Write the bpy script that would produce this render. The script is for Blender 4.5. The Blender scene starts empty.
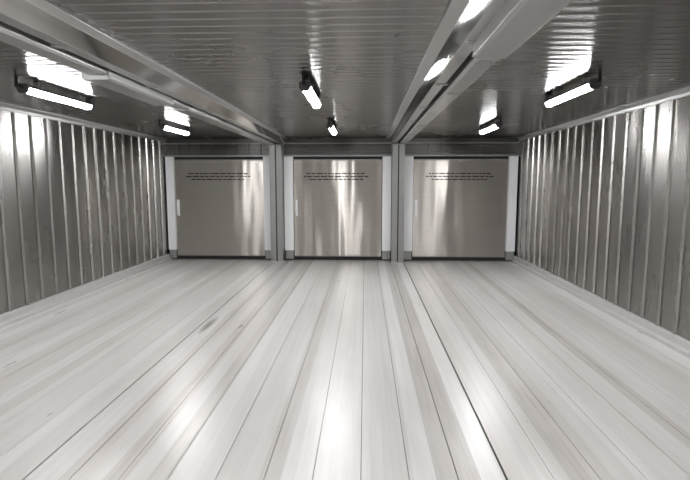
import bpy, math, random
from mathutils import Vector
random.seed(4)
scene = bpy.context.scene
try:
    scene.view_settings.view_transform = 'Standard'
    scene.view_settings.look = 'None'
except Exception as e:
    print(e)

# ---------------- dimensions (metres) ----------------
XL, XR = -4.17, 3.11
Y0, Y1 = -2.6, 10.4
H = 2.53
EYE = 1.64
C1, C2 = -1.805, 0.665       # column centres

# ---------------- materials ----------------
def new_mat(name):
    m = bpy.data.materials.new(name); m.use_nodes = True
    nt = m.node_tree
    b = nt.nodes['Principled BSDF']
    return m, nt, b

def steel(name, col, rough, tangent=None, aniso=0.0, scale=(1,1,1), var=0.12, rvar=0.1, metallic=1.0, nscale=3.0, wave=None):
    m, nt, b = new_mat(name)
    N, L = nt.nodes, nt.links
    tc = N.new('ShaderNodeTexCoord'); mp = N.new('ShaderNodeMapping')
    mp.inputs['Scale'].default_value = scale
    L.new(tc.outputs['Object'], mp.inputs['Vector'])
    nz = N.new('ShaderNodeTexNoise'); nz.inputs['Scale'].default_value = nscale
    nz.inputs['Detail'].default_value = 4
    L.new(mp.outputs[0], nz.inputs['Vector'])
    cr = N.new('ShaderNodeValToRGB')
    cr.color_ramp.elements[0].position = 0.2; cr.color_ramp.elements[1].position = 0.8
    cr.color_ramp.elements[0].color = tuple(c*(1-var) for c in col)+(1,)
    cr.color_ramp.elements[1].color = tuple(min(1,c*(1+var)) for c in col)+(1,)
    L.new(nz.outputs['Fac'], cr.inputs['Fac'])
    L.new(cr.outputs['Color'], b.inputs['Base Color'])
    mr = N.new('ShaderNodeMapRange')
    mr.inputs['From Min'].default_value = .2; mr.inputs['From Max'].default_value = .8
    mr.inputs['To Min'].default_value = max(0.03, rough-rvar/2); mr.inputs['To Max'].default_value = rough+rvar/2
    L.new(nz.outputs['Fac'], mr.inputs['Value'])
    L.new(mr.outputs[0], b.inputs['Roughness'])
    b.inputs['Metallic'].default_value = metallic
    if tangent:
        b.inputs['Anisotropic'].default_value = aniso
        cx = N.new('ShaderNodeCombineXYZ')
        for i in range(3): cx.inputs[i].default_value = tangent[i]
        L.new(cx.outputs[0], b.inputs['Tangent'])
    if wave:   # gentle oil-canning of the sheet
        wsc, wd = wave
        mp2 = N.new('ShaderNodeMapping'); mp2.inputs['Scale'].default_value = wsc
        L.new(tc.outputs['Object'], mp2.inputs['Vector'])
        n2 = N.new('ShaderNodeTexNoise'); n2.inputs['Scale'].default_value = 1.0; n2.inputs['Detail'].default_value = 1
        L.new(mp2.outputs[0], n2.inputs['Vector'])
        bp = N.new('ShaderNodeBump'); bp.inputs['Strength'].default_value = 1; bp.inputs['Distance'].default_value = wd
        L.new(n2.outputs['Fac'], bp.inputs['Height']); L.new(bp.outputs[0], b.inputs['Normal'])
    return m

def plain(name, col, rough=0.5, metallic=0.0, var=0.06):
    return steel(name, col, rough, var=var, rvar=0.05, metallic=metallic, nscale=8)

M_wall = steel('wall_stainless', (.32,.31,.295), .27, (0,0,1), .90, (1,1,.2), var=.10, rvar=.05, wave=((2.0,2.0,.3),.022))
M_ceil = steel('ceiling_stainless', (.24,.23,.22), .27, (0,1,0), .6, (1,.5,1), var=.03, rvar=.04, nscale=1)
M_door = steel('brushed_door_steel', (.53,.50,.46), .30, (0,0,1), .975, (.3,1,6), var=.05, rvar=.03, wave=((2.6,1,.45),.034))
M_beam = steel('beam_steel', (.48,.48,.47), .33, metallic=.85, var=.06, nscale=2)
M_pol  = steel('polished_flange', (.60,.59,.57), .08, metallic=1, var=.05, rvar=.03)
M_col  = steel('column_steel', (.36,.36,.35), .42, metallic=.6, var=.08)
M_white= plain('white_plastic', (.96,.965,.975), .45, var=.01)
M_base = plain('aluminium_kickrail', (.55,.54,.53), .38, .4)
M_dark = plain('dark_gap', (.02,.02,.02), .7)
M_head = steel('header_dark_steel', (.13,.125,.12), .35, metallic=.9)
M_ink  = plain('ink', (.01,.01,.01), .6)
M_body = plain('lamp_housing', (.10,.10,.105), .5)
M_cable= plain('cable_black', (.02,.02,.02), .6)

M_led, nt, b = new_mat('led_diffuser')
b.inputs['Base Color'].default_value = (.9,.9,.9,1)
b.inputs['Emission Color'].default_value = (.975,.98,1,1)
b.inputs['Emission Strength'].default_value = 97

# floor : extruded planks running along Y
M_floor, nt, b = new_mat('floor_planks')
N, L = nt.nodes, nt.links
def math_node(op, a, bb=None):
    n = N.new('ShaderNodeMath'); n.operation = op
    for i, v in enumerate((a, bb)):
        if v is None: continue
        if isinstance(v, (int, float)): n.inputs[i].default_value = v
        else: L.new(v, n.inputs[i])
    return n.outputs[0]
tc = N.new('ShaderNodeTexCoord'); sx = N.new('ShaderNodeSeparateXYZ')
L.new(tc.outputs['Object'], sx.inputs[0])
X = sx.outputs['X']; Y = sx.outputs['Y']
def plank_rand(w, off, seed):
    q = math_node('FLOOR', math_node('DIVIDE', math_node('ADD', X, off), w))
    wn = N.new('ShaderNodeTexWhiteNoise'); wn.noise_dimensions = '1D'
    L.new(math_node('ADD', q, seed), wn.inputs['W'])
    return wn.outputs['Value']
r1 = plank_rand(.247, .09, 3.3)
r2 = plank_rand(.247/2, .09, 17.1)
def streak(sc, scale, detail=5):
    mp = N.new('ShaderNodeMapping'); mp.inputs['Scale'].default_value = sc
    L.new(tc.outputs['Object'], mp.inputs['Vector'])
    nz = N.new('ShaderNodeTexNoise'); nz.inputs['Scale'].default_value = scale
    nz.inputs['Detail'].default_value = detail
    L.new(mp.outputs[0], nz.inputs['Vector'])
    return nz.outputs['Fac']
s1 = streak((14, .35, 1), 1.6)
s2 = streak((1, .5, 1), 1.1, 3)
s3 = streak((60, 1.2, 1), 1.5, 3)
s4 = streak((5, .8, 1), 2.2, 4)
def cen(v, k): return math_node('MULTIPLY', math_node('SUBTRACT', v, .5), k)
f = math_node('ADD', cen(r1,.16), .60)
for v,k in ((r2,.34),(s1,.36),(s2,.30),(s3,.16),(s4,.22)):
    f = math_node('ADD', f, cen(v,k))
# scuff mark near the left joint (a real stain on the boards)
dx = math_node('DIVIDE', math_node('ADD', X, 1.80), .05)
dy = math_node('DIVIDE', math_node('SUBTRACT', Y, 5.55), .40)
d2 = math_node('ADD', math_node('MULTIPLY', dx, dx), math_node('MULTIPLY', dy, dy))
st = math_node('MAXIMUM', math_node('SUBTRACT', 1.0, d2), 0.0)
st = math_node('MULTIPLY', st, math_node('MULTIPLY', s3, 1.8))
f = math_node('SUBTRACT', f, math_node('MULTIPLY', st, .8))
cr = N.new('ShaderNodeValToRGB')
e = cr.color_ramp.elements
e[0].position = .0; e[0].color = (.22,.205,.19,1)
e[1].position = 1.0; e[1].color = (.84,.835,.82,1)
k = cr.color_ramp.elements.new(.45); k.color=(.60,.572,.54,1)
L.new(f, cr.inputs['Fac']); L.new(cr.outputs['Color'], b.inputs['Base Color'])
mr = N.new('ShaderNodeMapRange'); mr.inputs['From Min'].default_value=.1; mr.inputs['From Max'].default_value=.9
mr.inputs['To Min'].default_value=.24; mr.inputs['To Max'].default_value=.40
L.new(s4, mr.inputs['Value']); L.new(mr.outputs[0], b.inputs['Roughness'])
b.inputs['Metallic'].default_value = .20
bp = N.new('ShaderNodeBump'); bp.inputs['Strength'].default_value = .1; bp.inputs['Distance'].default_value = .002
L.new(s3, bp.inputs['Height']); L.new(bp.outputs[0], b.inputs['Normal'])

# ---------------- mesh builder ----------------
class MB:
    def __init__(s): s.v=[]; s.f=[]; s.m=[]; s.mats=[]
    def mi(s, mat):
        if mat not in s.mats: s.mats.append(mat)
        return s.mats.index(mat)
    def box(s, x0,x1,y0,y1,z0,z1, mat):
        n=len(s.v)
        s.v += [(x0,y0,z0),(x1,y0,z0),(x1,y1,z0),(x0,y1,z0),(x0,y0,z1),(x1,y0,z1),(x1,y1,z1),(x0,y1,z1)]
        for q in ((0,3,2,1),(4,5,6,7),(0,1,5,4),(1,2,6,5),(2,3,7,6),(3,0,4,7)):
            s.f.append(tuple(n+i for i in q)); s.m.append(s.mi(mat))
    def extrude_y(s, prof, y0, y1, mat, mats=None):
        """closed polygon prof [(x,z)] extruded along y"""
        n=len(s.v); k=len(prof)
        s.v += [(x,y0,z) for x,z in prof]+[(x,y1,z) for x,z in prof]
        for i in range(k):
            j=(i+1)%k
            s.f.append((n+i,n+j,n+k+j,n+k+i)); s.m.append(s.mi(mats[i] if mats and mats[i] else mat))
        s.f.append(tuple(n+i for i in range(k))[::-1]); s.m.append(s.mi(mat))
        s.f.append(tuple(n+k+i for i in range(k))); s.m.append(s.mi(mat))
    def obj(s, name, bevel=0, origin=(0,0,0), smooth=False):
        me=bpy.data.meshes.new(name)
        o=Vector(origin)
        me.from_pydata([tuple(Vector(p)-o) for p in s.v],[],s.f)
        for m in s.mats: me.materials.append(m)
        for p,i in zip(me.polygons,s.m): p.material_index=i; p.use_smooth=smooth
        import bmesh
        bm=bmesh.new(); bm.from_mesh(me); bmesh.ops.recalc_face_normals(bm, faces=bm.faces); bm.to_mesh(me); bm.free()
        me.update()
        ob=bpy.data.objects.new(name,me); ob.location=origin
        scene.collection.objects.link(ob)
        if bevel:
            md=ob.modifiers.new('bevel','BEVEL'); md.width=bevel; md.segments=2; md.limit_method='ANGLE'
        return ob

# ---------------- floor ----------------
mb=MB()
mb.box(XL-.1,XR+.1,Y0-.1,Y1+.3,-.12,-.012,M_dark)
joints=[XL, C1-.085, C1+.17, C2-.14, C2+.13, XR]
gapw={1:.014,2:.006,3:.006,4:.014}
for i in range(len(joints)-1):
    a,bx=joints[i],joints[i+1]
    a2=a+(gapw.get(i,0)/2); b2=bx-(gapw.get(i+1,0)/2)
    n=max(1,round((b2-a2)/.27)); w=(b2-a2)/n
    for k in range(n):
        x0=a2+k*w; x1=x0+w
        g=.0020
        dz=random.uniform(-.0015,0)
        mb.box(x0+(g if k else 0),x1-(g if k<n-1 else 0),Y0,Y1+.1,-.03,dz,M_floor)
floor=mb.obj('floor')

# ---------------- ribbed side walls ----------------
def ribbed_profile(length, pitch, depth, top, slope, start=0.05):
    pts=[(0,0)]
    t=start
    while t<length-pitch*.5:
        pts += [(t,0),(t+slope,depth),(t+slope+top,depth),(t+2*slope+top,0)]
        t+=pitch
    pts=[p for p in pts if p[0]<length]
    pts.append((length,0))
    return pts

def side_wall(name, x, inward):
    mb=MB(); mi=mb.mi(M_wall)
    pr=ribbed_profile(Y1-Y0,.30,.022,.022,.012)
    for (t,d) in pr:
        xx=x+inward*d
        mb.v += [(xx,Y0+t,0),(xx,Y0+t,H)]
    for i in range(len(pr)-1):
        a=2*i; mb.f.append((a,a+2,a+3,a+1)); mb.m.append(mi)
    mb.box(min(x-inward*.01,x-inward*.1),max(x-inward*.01,x-inward*.1),Y0,Y1,0,H,M_wall)
    return mb.obj(name)
side_wall('wall_left',XL,1)
side_wall('wall_right',XR,-1)

def kick(name,x,s):
    mb=MB()
    p=[(x,0.0),(x+s*.075,0.0),(x+s*.075,.035),(x+s*.045,.055),(x+s*.04,.115),(x+s*.03,.13),(x,.13)]
    mb.extrude_y(p,Y0,Y1-.11,M_base)
    return mb.obj(name)
kick('baseboard_left',XL,1); kick('baseboard_right',XR,-1)
def corner(name,x,s):
    mb=MB()
    p=[(x,H),(x,H-.07),(x+s*.028,H-.07),(x+s*.035,H-.04),(x+s*.07,H-.012),(x+s*.09,H-.012),(x+s*.09,H)]
    mb.extrude_y(p,Y0,Y1-.11,M_beam)
    return mb.obj(name)
corner('trim_1',XL,1); corner('trim_2',XR,-1)

# ---------------- ceiling ----------------
mb=MB(); mi=mb.mi(M_ceil)
pr=ribbed_profile(Y1-Y0,.125,.003,.014,.012)
for (t,d) in pr:
    mb.v += [(XL,Y0+t,H-d),(XR,Y0+t,H-d)]
for i in range(len(pr)-1):
    a=2*i; mb.f.append((a,a+1,a+3,a+2)); mb.m.append(mi)
mb.box(XL-.1,XR+.1,Y0,Y1+.3,H+.01,H+.1,M_ceil)
mb.obj('ceiling')

# ---------------- ceiling beams ----------------
def beam(c, s, lump_segments):
    mb=MB()
    z=H
    P=lambda dx,zz:(c+s*dx,zz)
    p=[P(-.25,z+.005),P(-.25,z-.02),P(-.17,z-.025),P(-.118,z-.115),P(-.03,z-.115),P(-.03,z+.005)]
    mats=[None,None,M_pol,None,None,None]
    mb.extrude_y(p,Y0,Y1-.12,M_beam,mats)
    mb.box(min(c-.03*s,c+.015*s),max(c-.03*s,c+.015*s),Y0,Y1-.12,z-.05,z+.005,M_dark)
    p=[P(.015,z+.005),P(.015,z-.125),P(.03,z-.14),P(.15,z-.14),P(.165,z-.125),P(.17,z-.035),P(.27,z-.02),P(.27,z+.005)]
    mb.extrude_y(p,Y0,Y1-.12,M_beam)
    for (a,bb,dx0,dx1,dz) in lump_segments:
        p=[P(dx0,z-.06),P(dx0,z-dz+.015),P(dx0+.015,z-dz),P(dx1-.015,z-dz),P(dx1,z-dz+.015),P(dx1,z-.02)]
        mb.extrude_y(p,a,bb,M_beam)
    y=Y0+.6
    while y<Y1-.5:
        mb.box(min(c-.11*s,c-.01*s),max(c-.11*s,c-.01*s),y,y+.06,z-.122,z-.11,M_col)
        mb.box(min(c+.03*s,c+.15*s),max(c+.03*s,c+.15*s),y+.3,y+.34,z-.148,z-.135,M_col)
        y+=1.22
    return mb.obj('ceiling_beam',bevel=.003)
beam(C2,1,[(Y0,2.95,-.06,.14,.20)])
beam(C1,-1,[(3.55,4.75,.0,.2,.175),(5.2,Y1-.2,.02,.18,.155)])

# ---------------- columns ----------------
for c in (C1,C2):
    mb=MB()
    w=.122
    ya=Y1-.31; yb=Y1-.115
    mb.box(c-w,c+w,ya,yb,0,H-.145,M_col)
    mb.box(c-w,c-w+.03,ya-.025,ya,0,H-.16,M_col)
    mb.box(c+w-.03,c+w,ya-.025,ya,0,H-.16,M_col)
    mb.box(c-.012,c+.012,ya-.008,ya+.002,.02,H-.16,M_dark)
    mb.box(c-w-.01,c+w+.01,ya-.04,yb,0,.02,M_base)
    mb.obj('support_column',bevel=.004)

# ---------------- back wall ----------------
mb=MB()
mb.box(XL,XR,Y1+.05,Y1+.15,0,H,M_head)
mb.obj('wall_back')
mb=MB()
for (a,bb) in ((XL,C1-.125),(C1-.125,C1+.125),(C1+.125,C2-.125),(C2-.125,C2+.125),(C2+.125,XR)):
    mb.box(a,bb,Y1-.06,Y1+.05,2.16,2.19,M_col)
    if bb-a<.5:
        mb.box(a,bb,Y1-.06,Y1+.05,2.19,H,M_col); continue
    mb.box(a,bb,Y1-.06,Y1+.05,2.42,2.44,M_col)
    for zz in (2.215,2.26,2.305,2.35):
        mb.box(a,bb,Y1-.02,Y1+.05,zz,zz+.018,M_head)
    n=9
    for k in range(1,n):
        xx=a+(bb-a)*k/n
        mb.box(xx-.008,xx+.008,Y1-.035,Y1+.03,2.19,2.42,M_head)
mb.obj('trim_3')
mb=MB()
mb.box(XL,XR,Y0-.1,Y0,0,H,M_wall)
mb.obj('wall_front')

# ---------------- doors ----------------
def door(name,x0,x1,p0,p1):
    mb=MB()
    yb=Y1
    mb.box(x0,x1,yb-.01,yb+.04,0.005,2.15,M_dark)
    mb.box(p0+.008,p1-.008,yb-.05,yb+.02,.085,2.10,M_door)
    mb.box(p0+.008,p1-.008,yb-.058,yb-.045,2.075,2.10,M_col)
    mb.box(p0+.008,p1-.008,yb-.058,yb-.045,.085,.105,M_col)
    for a,bb in ((x0+.006,p0-.004),(p1+.004,x1-.006)):
        mb.box(a,bb,yb-.10,yb+.02,.215,2.155,M_white)
        mb.box(a+.01,bb-.01,yb-.07,yb+.02,.03,.215,M_col)
        mb.box(a+.0,a+.012,yb-.105,yb-.09,.215,2.155,M_white)
    hx=p0+.065
    mb.box(hx-.022,hx+.022,yb-.062,yb-.045,.93,1.27,M_white)
    mb.box(hx-.014,hx+.014,yb-.095,yb-.078,.95,1.25,M_white)
    for zz in (.97,1.21): mb.box(hx-.01,hx+.01,yb-.08,yb-.05,zz,zz+.02,M_white)
    cx=(p0+p1)/2
    for r,zz in enumerate((1.80,1.74,1.68)):
        half=(.60,.66,.54)[r]
        x=cx-half-.04
        while x<cx+half-.04:
            w=random.uniform(.04,.14)
            mb.box(x,min(x+w,cx+half),yb-.0525,yb-.049,zz,zz+.022,M_ink)
            x+=w+.022
    for k in range(9):
        xx=p0+.08+(p1-p0-.16)*k/8
        for zz in (2.02,.14): mb.box(xx-.008,xx+.008,yb-.056,yb-.049,zz-.008,zz+.008,M_col)
    return mb.obj(name)
door('door_1',XL+.02,C1-.127,-3.985,-2.105)
door('door_2',C1+.127,C2-.127,-1.485,.350)
door('door_3',C2+.127,XR-.02,.985,2.905)

# ---------------- LED batten lights ----------------
def batten(x,y,L=1.0):
    root=bpy.data.objects.new('led_batten_light',None); root.location=(x,y,H); scene.collection.objects.link(root)
    def part(mb,name,**k):
        o=mb.obj(name,**k); o.parent=root; return o
    zt=-.055
    mb=MB()
    seg=10
    p=[(-.045,zt-.03),(-.045,zt-.008),(-.028,zt),(.028,zt),(.045,zt-.008),(.045,zt-.03)]
    mb.extrude_y(p,-L/2,L/2,M_body)
    for yy in (-L/2-.025,L/2):
        p2=[(-.048,zt-.05),(-.048,zt-.006),(-.03,zt+.004),(.03,zt+.004),(.048,zt-.006),(.048,zt-.05),(.03,zt-.078),(-.03,zt-.078)]
        mb.extrude_y(p2,yy,yy+.025,M_body)
    part(mb,'housing',bevel=.002)
    mb=MB()
    p=[]
    for i in range(seg+1):
        a=math.pi*i/seg
        p.append((-.043*math.cos(a),zt-.03-.042*math.sin(a)))
    mb.extrude_y(p,-L/2+.002,L/2-.002,M_led)
    part(mb,'diffuser')
    mb=MB()
    for yy in (-L*.33,L*.33):
        mb.box(-.02,.02,yy-.015,yy+.015,zt-.002,-.006,M_col)
        mb.box(-.055,.055,yy-.012,yy+.012,zt-.01,zt+.004,M_col)
    mb.box(-.03,.03,L/2+.02,L/2+.09,zt-.04,-.006,M_body)
    mb.box(-.012,.012,-L/2-.10,-L/2-.02,zt-.04,zt-.02,M_cable)
    mb.box(-.012,.012,-L/2-.10,-L/2-.085,zt-.02,-.006,M_cable)
    part(mb,'bracket')
    return root
for bx in (-2.94,-.51,1.88):
    for y in (-1.4,1.45,4.80,7.75):
        batten(bx,y)

# ---------------- world ----------------
w=bpy.data.worlds.new('world'); scene.world=w; w.use_nodes=True
w.node_tree.nodes['Background'].inputs[0].default_value=(.5,.52,.55,1)
w.node_tree.nodes['Background'].inputs[1].default_value=.1

# ---------------- camera ----------------
cam=bpy.data.cameras.new('camera'); co=bpy.data.objects.new('camera',cam)
scene.collection.objects.link(co); scene.camera=co
cam.lens=26; cam.sensor_width=36; cam.clip_start=.05
co.location=(0,0,EYE)
co.rotation_euler=(math.radians(90-6.65),0,math.radians(2.3))
